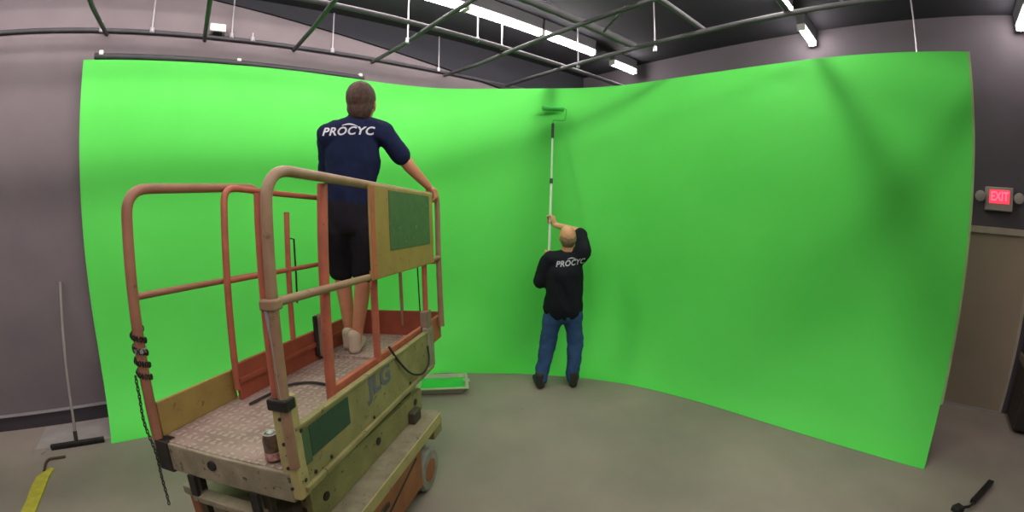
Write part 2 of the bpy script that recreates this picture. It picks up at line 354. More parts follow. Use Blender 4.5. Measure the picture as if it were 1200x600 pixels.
# hanger rods
for dd, nn, z0, lb in [(-0.84, 4.30, 3.33, 'short pale hanger rod over the left end of the green screen'), (-0.40, 4.30, 3.345, 'pale hanger rod between the two leftmost cross pipes'), (0.30, 4.30, 3.36, 'pale hanger rod just right of the white junction box'), (0.49, 4.29, 3.345, 'short hanger rod on the wall pipe right of the junction box'),
                   (1.27, 4.30, 3.345, 'white hanger rod above the head of the man on the lift'), (1.68, 3.42, 3.24, 'hanger rod with a hooked end near the start of the long lamp row'), (2.52, 4.30, 3.345, 'white hanger rod ending at the top of the screen near its corner'),
                   (2.30, 3.22, 3.325, 'hanger rod beside the lamps, at the middle of the lamp row'), (2.60, 3.23, 3.325, 'hanger rod at the crossing of two pipes under the lamp row'), (3.42, 2.96, 3.25, 'short hanger rod with a bright clip near the far end of the lamp row'),
                   (3.42, 2.03, 3.22, 'white hanger rod hanging clear just left of the right-hand cross pipe bend'), (3.42, 0.44, 3.33, 'hanger rod just right of the slanted ceiling lamp, top right'), (3.42, -0.35, 3.38, 'hanger rod at the top edge above the right end of the screen'),
                   (4.4, -0.05, 3.10, 'thin rod standing up behind the right end of the green screen')]:
    base = dn(dd, nn, z0)
    rr = empty('hanger_rod', base, lb, 'rod')
    MB().tube([(0, 0, 0), (0, 0, (3.55 if abs(nn - 3.22) < 0.05 else 3.40 if dd in (-0.84, 0.49) else 3.74) - z0)], 0.007, 8).build('rod', M['rod'], rr, smooth=True)
    MB().box((-0.016, -0.016, -0.03), (0.016, 0.016, 0.02), 0.005).build('clip', M['rod'], rr)
# white junction box
jb = empty('junction_box', dn(0.17, 4.27, 3.33), 'small white junction box on the pipe along the left wall', 'box')
L1 = Matrix.Translation(-dn(0.17, 4.27, 3.33)) @ M_DN
MB(L1).box((0.10, 4.22, 3.353), (0.24, 4.335, 3.425), 0.01).build('housing', M['white'], jb)
MB(L1).box((0.13, 4.225, 3.346), (0.21, 4.33, 3.353), 0.002).build('bracket', M['steel'], jb)

# ------------------------------------------------------------------ fluorescent lights
def lamp(d0, d1, n, label, z=3.62):
    mid = dn((d0 + d1) / 2, n, z); h = (d1 - d0) / 2
    t = empty('fluorescent_light', Matrix.Translation(mid) @ Matrix.Rotation(AL, 4, 'Z'), label, 'lamp', None)
    MB().prism([(-h, -0.05, 0.11), (-h, -0.036, 0.0), (-h, 0.036, 0.0), (-h, 0.05, 0.11)], (2 * h, 0, 0)).build('housing', M['housing'], t)
    o = MB(); 
    o.lathe([(0.02, -h + 0.012), (0.036, -h + 0.02), (0.036, h - 0.02), (0.02, h - 0.012)], (0, 0, -0.034), (1, 0, 0), 12)
    o.build('diffuser', M['lamp'], t, smooth=True)
    for s in (-1, 1): MB().box((s * h - 0.012, -0.04, -0.065), (s * h + 0.012, 0.04, 0.0)).build('end_cap', M['white'], t)
    return t
for d0, d1, n, lb in [(-4.0, -2.8, 3.2, 'lit strip lamp outside the view, start of the long left row'), (-2.75, -1.55, 3.2, 'lit strip lamp of the long left row, second from its start'), (-1.5, -0.3, 3.2, 'lit strip lamp of the long left row, above the near lift rail'), (-0.25, 0.87, 3.2, 'lit strip lamp of the long left row, just outside the top edge'),
                      (0.9, 2.12, 3.2, 'lit strip lamp cut by the top edge, nearest lamp of the long row'), (2.16, 3.09, 3.2, 'lit strip lamp in the middle of the long row over the screen corner'), (3.12, 3.97, 3.2, 'lit strip lamp at the far end of the unbroken long row'),
                      (4.42, 4.92, 3.25, 'short lit lamp standing apart beyond the long row, behind the screen top'),
                      (-3.0, -1.8, 1.0, 'lit strip lamp of the middle row, first from the back of the room'), (-1.75, -0.55, 1.0, 'lit strip lamp of the middle row, second from the back of the room'), (-0.5, 0.65, 1.0, 'lit strip lamp of the middle row, overhead beside the camera'), (0.7, 1.75, 1.0, 'lit strip lamp of the middle row, overhead in front of the camera'), (1.8, 2.87, 1.0, 'lit strip lamp of the middle row, just outside the top edge'),
                      (2.9, 4.10, 1.0, 'lit strip lamp at the top edge, cut off, upper right of the picture'), (4.55, 5.07, 1.0, 'small slanted lit lamp close above the right half of the screen'),
                      (-3.0, -1.8, -1.15, 'lit strip lamp at the back of the right ceiling row'), (-1.7, -0.5, -1.15, 'second lit strip lamp of the right row'), (0.3, 1.5, -1.15, 'lit strip lamp overhead in the right row'), (1.6, 2.8, -1.15, 'lit strip lamp of the right row above the floor at the lower right'), (4.50, 5.05, -1.13, 'lit lamp at the far right edge of the picture')]:
    lamp(d0, d1, n, lb)
# exit sign
ex = empty('exit_sign', dn(5.11, -0.82, 1.99), 'red illuminated exit sign with two small lamp heads above the door', 'sign')
LE = Matrix.Translation(-dn(5.11, -0.82, 1.99)) @ M_DN
MB(LE).box((5.05, -0.96, 1.885), (5.12, -0.69, 2.10), 0.008).build('housing', M['signgrey'], ex)
MB(LE).box((5.044, -0.925, 1.95), (5.052, -0.725, 2.075)).build('face', M['exit_face'], ex)
for s in (-0.635, -1.015):
    MB(LE).lathe([(0.02, 0), (0.045, 0.03), (0.05, 0.08), (0.035, 0.085)], (5.10, s, 2.01), (-1, 0, 0), 16).build('lamp_head', M['signgrey'], ex, smooth=True)
def text_mesh(txt, size, bold=0.0, shear=0.0, extr=0.0, spacing=1.0):
    cu = bpy.data.curves.new('lettering', 'FONT'); cu.body = txt; cu.size = size; cu.align_x = 'CENTER'; cu.align_y = 'CENTER'
    cu.offset = bold; cu.shear = shear; cu.extrude = extr; cu.space_character = spacing; cu.resolution_u = 4
    ob = bpy.data.objects.new('lettering', cu); C.objects.link(ob)
    dg = bpy.context.evaluated_depsgraph_get(); dg.update()
    me = bpy.data.meshes.new_from_object(ob.evaluated_get(dg)); bpy.data.objects.remove(ob); return me
def place_text(me, name, m, parent, X, Y, O):
    """put the flat lettering in the plane O + x*X + y*Y (parent space)"""
    X = Vector(X); Y = Vector(Y); Z = X.cross(Y)
    for v in me.vertices: v.co = Vector(O) + X * v.co.x + Y * v.co.y + Z * v.co.z
    me.materials.clear(); me.materials.append(m)
    o = bpy.data.objects.new(name, me); C.objects.link(o); o.parent = parent; return o
me = text_mesh('EXIT', 0.10, 0.002, 0, 0.002)
cO = dn(5.041, -0.825, 2.012) - dn(5.11, -0.82, 1.99)
place_text(me, 'lettering', M['exit_red'], ex, -N * 0.85, (0, 0, 1.15), cO)
# dark equipment case at the right edge
cs = empty('equipment_case', dn(4.86, -1.55, 0), 'dark upright case with a grey band at the right edge beside the door', 'case')
LC = Matrix.Translation(-dn(4.86, -1.55, 0)) @ M_DN
MB(LC).box((4.62, -1.9, 0.03), (5.05, -1.245, 1.12), 0.02).build('body', M['casedark'], cs)
MB(LC).box((4.605, -1.92, 0.56), (5.06, -1.23, 0.64), 0.008).build('band', M['caseband'], cs)
for a in (-1.83, -1.32): MB(LC).lathe([(0.03, -0.012), (0.03, 0.012)], (4.68, a, 0.03), (0, 1, 0), 14).build('castor', M['rubber'], cs)

exec_lift = True
# ------------------------------------------------------------------ scissor lift
AZ = 0.1551
LO = Vector((-0.79976, 1.27535, 0.81876))
lu = Vector((0.1542817, 0.98705388, -0.04383837)); lv = Vector((-0.98758075, 0.15272692, -0.03686136)); lk = Vector((-0.02968885, 0.04898097, 0.99835837))
R_ROOT = Matrix.Translation((LO.x, LO.y, 0)) @ Matrix.Rotation(-AZ, 4, 'Z')
W_DECK = Matrix(((lu.x, lv.x, lk.x, LO.x), (lu.y, lv.y, lk.y, LO.y), (lu.z, lv.z, lk.z, LO.z), (0, 0, 0, 1)))
TD = R_ROOT.inverted() @ W_DECK                 # platform frame (along, left, up), slightly sagging
TC = Matrix(((0, -1, 0, 0), (1, 0, 0, 0), (0, 0, 1, 0), (0, 0, 0, 1)))
TC = Matrix.Rotation(-0.05, 4, 'Z') @ TC        # chassis frame (along, left, up), level on the floor
lift = empty('scissor_lift', R_ROOT, 'worn orange and cream scissor lift with guard rails, lowered, man standing on it', 'scissor lift')
W = 0.79
def LP(name, mb, m, smooth=False): return mb.build(name, m, lift, smooth)
# chassis
MBc = lambda: MB(TC)
o = LP('chassis', MBc().box((0.06, -0.085, 0.40), (1.26, 0.86, 0.45), 0.008).box((0.10, 0.02, 0.14), (1.22, 0.76, 0.40)).box((1.22, -0.06, 0.33), (1.31, 0.84, 0.43), 0.01), M['cream2'])
MBc().box((0.06, -0.092, 0.385), (1.24, -0.084, 0.452)).build('ledge_edge', M['cream'], o)
o = LP('battery_door', MBc().box((0.08, -0.086, 0.12), (0.93, 0.0, 0.388), 0.01), M['rust_door'])
MBc().tube([(0.15, -0.088, 0.15), (0.85, -0.088, 0.36)], 0.006, 6).build('crease', M['steel'], o)
MBc().box((0.40, -0.096, 0.30), (0.50, -0.084, 0.33), 0.004).build('latch', M['steel'], o)
LP('battery_door', MBc().box((0.08, 0.78, 0.13), (0.82, 0.852, 0.385), 0.01), M['rust_door'])
LP('corner_bracket', MBc().box((1.16, -0.075, 0.29), (1.30, 0.02, 0.40), 0.01), M['olive'])
for uu in (0.17, 1.055):
    for vv in (-0.03, 0.80):
        w_ = MBc().lathe([(0.03, -0.05), (0.125, -0.05), (0.14, -0.035), (0.14, 0.035), (0.125, 0.05), (0.03, 0.05)], (uu, vv, 0.14), (0, 1, 0), 28).build('wheel', M['wheelgrey'], lift, True)
        MBc().lathe([(0.075, -0.054), (0.08, -0.02), (0.08, 0.02), (0.075, 0.054)], (uu, vv, 0.14), (0, 1, 0), 20).build('hub', M['rust_door'], w_, True)
# folded scissor arms
k = 0
for vv in (0.12, 0.60):
    for i in range(4):
        z0 = 0.47 + i * 0.048
        a = (0.16, 0.012 if i % 2 else -0.012)
        LP('scissor_arm', MBc().prism([(0.14, vv - 0.02, z0 - a[1]), (0.14, vv - 0.02, z0 + 0.036 - a[1]), (1.22, vv - 0.02, z0 + 0.036 + a[1] * 0.5), (1.22, vv - 0.02, z0 + a[1] * 0.5)], (0, 0.04, 0)), M['olive'] if i % 2 else M['dark_gear'])
for uu in (0.2, 0.68, 1.16):
    LP('cross_pin', MBc().tube([(uu, 0.04, 0.55), (uu, 0.72, 0.55)], 0.022, 10), M['steel'], True)
LP('lift_cylinder', MBc().tube([(0.35, 0.38, 0.47), (0.95, 0.38, 0.60)], 0.035, 14), M['dark_gear'], True)
# right outer scissor link seen between platform and ledge
LP('scissor_arm', MBc().prism([(0.10, 0.045, 0.455), (0.10, 0.045, 0.655), (1.26, 0.045, 0.60), (1.26, 0.045, 0.455)], (0, 0.03, 0)), M['olive'])
o = LP('guide_block', MBc().box((1.05, 0.0, 0.45), (1.15, 0.05, 0.53), 0.01), M['dark_gear'])
# platform
MBd = lambda: MB(TD)
deck = LP('deck', MBd().box((0.0, 0.0, -0.03), (1.55, W, 0.0)), M['plate'])
LP('extension_deck', MBd().box((1.30, 0.06, 0.001), (1.93, W - 0.06, 0.018)), M['plate'])
o = LP('end_beam', MBd().box((-0.015, 0.02, -0.135), (0.025, W - 0.0, -0.004), 0.006), M['cream2'])
MBd().lathe([(0.022, 0), (0.022, 0.01)], (-0.015, 0.43, -0.05), (-1, 0, 0), 14).build('hole_plug', M['steel'], o)
MBd().box((-0.028, 0.20, -0.26), (0.04, 0.60, -0.23), 0.004).build('step_bar', M['cream2'], o)
MBd().box((-0.028, 0.20, -0.23), (-0.01, 0.24, -0.13)).build('step_bracket', M['steel'], o)
MBd().box((-0.028, 0.56, -0.23), (-0.01, 0.60, -0.13)).build('step_bracket', M['steel'], o)
MBd().box((-0.02, 0.70, -0.15), (0.05, 0.80, 0.0), 0.01).build('corner_plate', M['steel'], o)
LP('ladder', MBd().box((0.02, 0.58, -0.48), (0.05, 0.62, -0.14)).box((0.02, 0.18, -0.48), (0.05, 0.22, -0.14)).box((0.02, 0.2, -0.40), (0.05, 0.6, -0.37)), M['dark_gear'])
# right side panel and toe board
sp = LP('side_panel', MBd().box((0.02, -0.012, -0.08), (1.50, 0.012, 0.17), 0.006).box((0.02, -0.03, -0.10), (1.50, 0.012, -0.075), 0.004).box((0.02, -0.02, 0.16), (1.50, 0.014, 0.175), 0.003), M['olive'])
MBd().box((0.10, -0.0145, 0.015), (0.40, -0.0115, 0.145)).build('label_plate', M['decal_dark'], sp)
MBd().box((0.03, -0.0145, 0.0), (0.095, -0.0115, 0.145)).build('label_plate', M['decal'], sp)
for (x, z) in ((0.03, -0.05), (0.10, -0.055), (0.22, -0.055), (0.05, 0.15), (0.62, -0.06), (1.1, -0.06)):
    MBd().lathe([(0.009, 0), (0.009, 0.006), (0.004, 0.009)], (x, -0.0115, z), (0, -1, 0), 8).build('bolt', M['steel'], sp)
me = text_mesh('JLG', 0.15, 0.006, 0, 0.001)
place_text(me, 'logo', M['logo'], sp, (TD.to_3x3() @ Vector((1, 0, 0))) * 1.15, TD.to_3x3() @ Vector((0, 0, 1)), TD @ Vector((0.72, -0.0135, 0.105)))
cp = LP('corner_post_plate', MBd().box((-0.012, -0.015, -0.12), (0.055, 0.055, 0.30), 0.006), M['cream'])
for z in (-0.07, 0.02, 0.12, 0.22):
    MBd().lathe([(0.007, 0), (0.007, 0.006)], (-0.012, 0.02, z), (-1, 0, 0), 8).build('bolt', M['steel'], cp)
LP('rear_end_plate', MBd().box((1.43, -0.02, -0.10), (1.56, 0.02, 0.20), 0.012), M['cream2'])
LP('post_sleeve', MBd().box((1.44, -0.02, 0.19), (1.53, 0.035, 0.31), 0.008), M['boxgrey'])
LP('toe_board', MBd().box((0.38, 0.03, 0.02), (1.86, 0.055, 0.20), 0.006), M['orange'])
LP('toe_board', MBd().box((0.02, W - 0.02, 0.0), (0.52, W, 0.165), 0.005), M['board'])
LP('toe_board', MBd().box((0.50, W - 0.07, 0.0), (1.90, W - 0.045, 0.205), 0.005).box((0.50, W - 0.085, 0.10), (1.90, W - 0.07, 0.125)), M['red_toe'])
LP('toe_board', MBd().box((1.88, 0.06, 0.0), (1.905, W - 0.06, 0.215), 0.005), M['red_toe'])
# guard rails
HR, MR = 1.095, 0.64
Rr = 0.021
LP('guard_rail', MBd().tube(arc_corner([(0.0, 0, 0.02), (0.0, 0, HR + 0.01), (0.9, 0, HR + 0.002)], 0.13, 8) + arc_corner([(0.9, 0, HR + 0.002), (1.80, 0, HR - 0.005), (1.78, 0, 0.13)], 0.06, 6)[1:], Rr, 12), M['tan_rail'], True)
LP('mid_rail', MBd().tube([(0.0, -0.004, 0.645), (0.69, -0.004, 0.64), (1.78, -0.004, 0.645)], 0.017, 10), M['tan_rail'], True)
def post(u0, v0, z0, u1, z1, m, r=0.02, flat=0.7):
    b_ = MBd().tube([(u0, v0, z0), (u0 + (u1 - u0) * 0.5, v0, (z0 + z1) / 2), (u1, v0, z1)], r, 12); return LP('rail_post', b_, m, True)
post(0.345, 0.032, 0.14, 0.39, 1.08, M['orange'], 0.023)
post(0.80, 0.032, 0.14, 0.82, 0.66, M['orange'], 0.020)
post(1.50, 0.012, 0.24, 1.54, 1.085, M['orange'], 0.018)
o = LP('near_post', MBd().tube([(0.0, 0.034, 0.28), (0.0, 0.034, 1.02)], 0.016, 10), M['orange'], True)
LP('gate_bar', MBd().tube([(-0.014, 0.018, 0.62), (-0.012, 0.004, 0.50), (-0.012, -0.004, 0.27)], 0.009, 8), M['rod'], True)
LP('clamp', MBd().box((-0.03, -0.03, 0.255), (0.03, 0.06, 0.30), 0.008), M['steel'])
LP('clamp', MBd().box((-0.028, -0.026, 0.62), (0.026, 0.04, 0.66), 0.008), M['tan_rail'])
# left rails
LP('guard_rail', MBd().tube(arc_corner([(0.0, W, 0.0), (0.0, W, HR), (0.45, W, HR + 0.025), (0.86, W, HR + 0.05), (0.86, W, 0.14)], 0.11, 8), 0.024, 12), M['brown_rail'], True)
LP('mid_rail', MBd().tube([(0.0, W, 0.64), (0.86, W, 0.64)], 0.016, 10), M['brown_rail'], True)
LP('guard_rail', MBd().tube(arc_corner([(0.50, W - 0.05, 0.06), (0.53, W - 0.05, HR + 0.03), (1.0, W - 0.05, HR + 0.015), (1.88, W - 0.05, HR), (1.88, W - 0.05, 0.1)], 0.08, 6), 0.018, 12), M['orange'], True)
LP('mid_rail', MBd().tube([(0.53, W - 0.05, 0.64), (1.88, W - 0.05, 0.645)], 0.015, 10), M['orange'], True)
post(1.01, W - 0.05, 0.1, 1.04, 1.0, M['orange'], 0.017)
LP('lock_lever', MBd().tube([(1.03, W - 0.05, 0.84), (1.10, W - 0.05, 0.83), (1.10, W - 0.05, 0.60), (1.09, W - 0.05, 0.42)], 0.006, 8), M['steel'], True)
LP('far_rail', MBd().tube(arc_corner([(1.89, W - 0.08, 0.1), (1.89, W - 0.08, HR - 0.02), (1.89, 0.03, HR - 0.02), (1.89, 0.03, 0.1)], 0.05, 4), 0.017, 10), M['orange'], True)
LP('far_mid_rail', MBd().tube([(1.89, W - 0.08, 0.60), (1.89, 0.03, 0.60)], 0.014, 10), M['orange'], True)
post(1.89, 0.36, 0.1, 1.89, 0.6, M['tan_rail'], 0.014)
# board on the right rail
bd = LP('sign_board', MBd().box((0.69, -0.034, 0.625), (1.60, -0.02, 1.10), 0.006), M['board'])
MBd().box((0.90, -0.0375, 0.76), (1.52, -0.0335, 1.08)).build('faded_label', M['decal'], bd)
MBd().box((0.695, -0.037, 0.635), (0.735, -0.0335, 1.09)).build('edge_stripe', M['orange'], bd)
# hanging entry chain on the left near post
ch = MBd(); pth = []
for q in range(52):                                     # loose turns round the post
    t_ = q / 51; a_ = t_ * 4 * 2 * PI
    pth.append((0.029 * math.cos(a_), W + 0.029 * math.sin(a_), 0.50 - 0.22 * t_))
zc = 0.29
while zc > -0.34:
    pth.append((-0.02 - 0.012 * math.sin(zc * 9), W + 0.030 + 0.006 * math.sin(zc * 23), zc)); zc -= 0.017
for i, c_ in enumerate(pth):
    ax = (0, 1, 0) if i % 2 else (1, 0, 0)
    loop = [(c_[0] + (0.006 * math.cos(t) if ax[1] else 0), c_[1] + (0 if ax[1] else 0.006 * math.cos(t)), c_[2] + 0.012 * math.sin(t)) for t in [2 * PI * q / 8 for q in range(8)]]
    ch.tube(loop, 0.0028, 5, closed=True)
LP('entry_chain', ch, M['steel'], True)
LP('chain_clip', MBd().lathe([(0.03, 0), (0.03, 0.02)], (0, W, 0.40), (0, 0, 1), 14), M['rod'], True)
# outlet box beside the left toe board and cables
ob = LP('outlet_box', MBd().box((1.22, 0.64, 0.02), (1.32, 0.715, 0.32), 0.02), M['boxgrey'])
MBd().box((1.205, 0.69, 0.03), (1.33, 0.722, 0.31), 0.01).build('cover', M['steel'], ob)
LP('power_cable', MBd().tube(arc_corner([(0.86, -0.01, 0.24), (0.95, -0.025, 0.12), (1.08, -0.035, 0.0), (1.27, -0.04, -0.065), (1.40, -0.035, -0.02), (1.42, -0.02, 0.08)], 0.1, 5), 0.0065, 8), M['rubber'], True)
LP('power_cable', MBd().tube(arc_corner([(0.45, 0.62, 0.012), (0.75, 0.60, 0.012), (0.82, 0.5, 0.012), (0.80, 0.30, 0.012), (0.84, 0.10, 0.012)], 0.08, 5), 0.008, 8), M['rubber'], True)
LP('hanging_wire', MBd().tube([(1.88, 0.2, 1.0), (1.86, 0.2, 0.7), (1.87, 0.2, 0.2)], 0.005, 6), M['rubber'], True)
LP('control_box', MBd().box((1.72, 0.36, 0.92), (1.86, 0.62, 1.10), 0.015), M['blackplastic'])

# soda can standing on the deck
CANM = W_DECK @ Matrix.Translation((0.045, 0.135, 0.001))
can = empty('soda_can', CANM, 'small silver and red drink can standing at the near edge of the lift deck', 'can')
MB().lathe([(0.024, 0.0), (0.030, 0.004), (0.033, 0.012), (0.033, 0.100), (0.028, 0.114), (0.027, 0.118)], (0, 0, 0), (0, 0, 1), 28).build('body', mat('brown_can_print', rgb(122, 98, 76), 0.4, metal=0.0, col2=rgb(66, 52, 44), scale=40), can, True)
MB().lathe([(0.0333, 0.014), (0.0333, 0.046)], (0, 0, 0), (0, 0, 1), 28).build('red_band', mat('red_can_print', rgb(168, 30, 40), 0.4, metal=0.0, col2=rgb(196, 180, 172), scale=36), can, True)
MB().lathe([(0.0275, 0.117), (0.0275, 0.121), (0.025, 0.121), (0.0245, 0.118)], (0, 0, 0), (0, 0, 1), 28).build('rim', M['alu'], can, True)
MB().box((-0.009, -0.013, 0.118), (0.009, 0.008, 0.126), 0.001).build('tab', M['alu'], can)

# ------------------------------------------------------------------ people
def sphere_bm(mb, c, r, sc_=(1, 1, 1), seg=14, rot=None):
    bm = bmesh.new(); bmesh.ops.create_uvsphere(bm, u_segments=seg, v_segments=seg // 2 + 2, radius=1)
    for v in bm.verts:
        p = Vector((v.co.x * r * sc_[0], v.co.y * r * sc_[1], v.co.z * r * sc_[2]))
        if rot: p = rot @ p
        v.co = p + Vector(c)
    mb.addbm(bm)
def seg(mb, a, b, ra, rb, flat=1.0, side=None, n=16):
    """tapered solid between two joints; flat<1 thins it across 'side'"""
    a = Vector(a); b = Vector(b); t = (b - a).normalized()
    s_ = Vector(side) if side is not None else t.orthogonal(); s_ = (s_ - t * s_.dot(t)).normalized(); w = t.cross(s_)
    vs = []
    for c, r in ((a, ra), (b, rb)):
        for k in range(n): vs.append(c + s_ * math.cos(2 * PI * k / n) * r + w * math.sin(2 * PI * k / n) * r * flat)
    fs = [(k, (k + 1) % n, n + (k + 1) % n, n + k) for k in range(n)] + [tuple(reversed(range(n))), tuple(range(n, 2 * n))]
    mb.add(vs, fs)
    for c, r in ((a, ra), (b, rb)):
        R = Matrix((s_, w, t)).transposed(); sphere_bm(mb, c, r, (1, flat, flat if flat < 1 else 1), 16, R)
def chain(mb, pts, rs, flat=1.0, side=None):
    for i in range(len(pts) - 1): seg(mb, pts[i], pts[i + 1], rs[i], rs[i + 1], flat, side)
def remesh(mb, name, m, parent, vox, smooth=6, wrinkle=0.0, wscale=9.0, cut=None):
    me = bpy.data.meshes.new(name); me.from_pydata([tuple(v) for v in mb.v], [], mb.f)
    bm = bmesh.new(); bm.from_mesh(me); bmesh.ops.recalc_face_normals(bm, faces=bm.faces); bm.to_mesh(me); bm.free()
    ob = bpy.data.objects.new(name, me); C.objects.link(ob)
    md = ob.modifiers.new('r', 'REMESH'); md.mode = 'VOXEL'; md.voxel_size = vox; md.use_smooth_shade = True
    ms = ob.modifiers.new('s', 'SMOOTH'); ms.iterations = smooth; ms.factor = 0.5
    dg = bpy.context.evaluated_depsgraph_get(); dg.update()
    me2 = bpy.data.meshes.new_from_object(ob.evaluated_get(dg)); me2.name = name
    bpy.data.objects.remove(ob)
    if cut:
        bm = bmesh.new(); bm.from_mesh(me2)
        for co, no in cut:
            bmesh.ops.bisect_plane(bm, geom=bm.verts[:] + bm.edges[:] + bm.faces[:], plane_co=co, plane_no=no, clear_outer=True)
        bm.to_mesh(me2); bm.free()
    if wrinkle:
        ns = [v.normal.copy() for v in me2.vertices]
        for v, nn in zip(me2.vertices, ns):
            p = v.co * wscale; q = Vector((p.x * 1.3 + p.z * 0.5, p.y * 1.3, p.z * 0.7))
            v.co = v.co + nn * wrinkle * noise.fractal(q, 1.0, 2.0, 3)
    me2.materials.clear(); me2.materials.append(m)
    for p in me2.polygons: p.use_smooth = True
    o = bpy.data.objects.new(name, me2); C.objects.link(o); o.parent = parent
    return o
def grip(mb, c, axis, R, wrist, back, thumb_sign=1, s=1.0, a0=-0.3, a1=3.9):
    """hand closed round a bar: c bar point, axis bar direction, back = side where the palm sits"""
    c = Vector(c); A = Vector(axis).normalized(); wr = Vector(wrist)
    B = Vector(back); B = (B - A * B.dot(A)).normalized(); Cx = A.cross(B)
    rr = R + 0.0125 * s
    pc = c + B * (R + 0.021 * s)
    seg(mb, wr, pc - Cx * 0.0, 0.026 * s, 0.030 * s, 0.62, A)
    sphere_bm(mb, pc, 0.040 * s, (1, 0.42, 0.75), 14, Matrix((A, B, Cx)).transposed())
    for i in range(4):
        off = A * (i - 1.5) * 0.0205 * s; L = (0.92, 1.0, 0.97, 0.8)[i]
        pts = []
        for q in range(5):
            th = a0 + (a1 - a0) * L * q / 4
            pts.append(c + off + (B * math.cos(th) + Cx * math.sin(th)) * rr)
        pts[0] = pc + off + Cx * 0.02 * s
        chain(mb, pts, [0.0105 * s, 0.0098 * s, 0.009 * s, 0.0085 * s, 0.0075 * s])
    tb = pc + A * thumb_sign * 0.036 * s - Cx * 0.008
    chain(mb, [pc + A * thumb_sign * 0.022 * s - Cx * 0.012, tb - Cx * 0.018 * s - B * 0.012, c + A * thumb_sign * 0.034 * s - Cx * (rr + 0.004) - B * 0.01, c + A * thumb_sign * 0.022 * s - Cx * (rr * 0.6) - B * rr * 0.8], [0.013 * s, 0.0115 * s, 0.010 * s, 0.0085 * s])
def head(mb, c, fwd, up, s=1.0):
    """c = centre of the skull; fwd = face direction"""
    F = Vector(fwd).normalized(); U = Vector(up); U = (U - F * U.dot(F)).normalized(); X = F.cross(U)   # X = the person's right
    R = Matrix((X, F, U)).transposed(); c = Vector(c)
    g = lambda x, f, u: c + X * x * s + F * f * s + U * u * s
    sphere_bm(mb, g(0, -0.012, 0.022), 0.1 * s, (0.76, 0.96, 0.92), 20, R)
    sphere_bm(mb, g(0, 0.022, -0.035), 0.09 * s, (0.70, 0.78, 0.92), 18, R)
    sphere_bm(mb, g(0, 0.052, -0.088), 0.036 * s, (1.05, 0.9, 0.7), 12, R)
    seg(mb, g(-0.035, 0.074, 0.022), g(0.035, 0.074, 0.022), 0.014 * s, 0.014 * s)
    chain(mb, [g(0, 0.088, 0.012), g(0, 0.104, -0.022), g(0, 0.102, -0.030)], [0.009 * s, 0.014 * s, 0.013 * s])
    for q in (-1, 1):
        sphere_bm(mb, g(q * 0.015, 0.094, -0.03), 0.009 * s, (1, 1, 1), 10)
        sphere_bm(mb, g(q * 0.046, 0.062, -0.022), 0.024 * s, (1, 0.8, 0.9), 10, R)
        sphere_bm(mb, g(q * 0.078, -0.008, -0.012), 0.03 * s, (0.28, 0.62, 1.05), 12, R)
    seg(mb, g(-0.020, 0.088, -0.056), g(0.020, 0.088, -0.056), 0.0075 * s, 0.0075 * s)
    seg(mb, g(-0.016, 0.087, -0.067), g(0.016, 0.087, -0.067), 0.0085 * s, 0.0085 * s)
    return g, R
def shoe(mb, heel, toe, w=0.045, h=0.075):
    heel = Vector(heel); toe = Vector(toe); d_ = (toe - heel); L = d_.length; d_.normalize(); s_ = Vector((d_.y, -d_.x, 0)); z = Vector((0, 0, 1))
    seg(mb, heel + d_ * 0.035 + z * 0.032, heel + d_ * L * 0.5 + z * 0.034, 0.036, 0.042, 0.8, s_)
    seg(mb, heel + d_ * L * 0.5 + z * 0.034, toe - d_ * 0.045 + z * 0.03, 0.042, 0.042, 0.68, s_)
    seg(mb, heel + d_ * 0.045 + z * 0.05, heel + d_ * 0.055 + z * 0.115, 0.037, 0.043, 0.95, s_)
    seg(mb, heel + d_ * 0.055 + z * 0.085, heel + d_ * L * 0.55 + z * 0.045, 0.040, 0.036, 0.8, s_)
def shirt_text(txt, size, m, shirt, center, right, up, look, width_scale=1.0):
    me = text_mesh(txt, size, 0.0018, 0.25, 0, 1.08)
    # swoosh over the middle
    bm = bmesh.new(); bm.from_mesh(me)
    pts = []
    for q in range(13):
        t = q / 12; x = -0.03 + t * 0.11 * size / 0.085; y = size * (0.36 + 0.38 * math.sin(PI * (0.25 + t * 0.62)) - 0.10); wd = size * 0.055 * math.sin(PI * (0.1 + 0.85 * t)) + 0.001
        pts.append((bm.verts.new((x, y + wd, 0)), bm.verts.new((x, y - wd, 0))))
    for q in range(12): bm.faces.new((pts[q][0], pts[q][1], pts[q + 1][1], pts[q + 1][0]))
    bmesh.ops.triangulate(bm, faces=bm.faces[:])
    for _ in range(3):
        ed = [e for e in bm.edges if e.calc_length() > 0.014]
        if ed: bmesh.ops.subdivide_edges(bm, edges=ed, cuts=1); bmesh.ops.triangulate(bm, faces=[f for f in bm.faces if len(f.verts) > 3])
    bv = BVHTree.FromObject(shirt, bpy.context.evaluated_depsgraph_get())
    X = Vector(right).normalized(); Y = Vector(up).normalized(); Lk = Vector(look).normalized(); O = Vector(center)
    for v in bm.verts:
        p = O + X * v.co.x * width_scale + Y * v.co.y
        hit, nn, i_, ds = bv.ray_cast(p - Lk * 0.5, Lk)
        v.co = (hit - Lk * 0.0035) if hit is not None else p
    bm.to_mesh(me); bm.free(); me.materials.clear(); me.materials.append(m)
    o = bpy.data.objects.new('shirt_print', me); C.objects.link(o); o.parent = shirt
    return o
def ident_empty(name, loc, label, cat): return empty(name, Matrix.Translation(loc), label, cat)
def world_mb(loc): return MB(Matrix.Translation(-Vector(loc)))

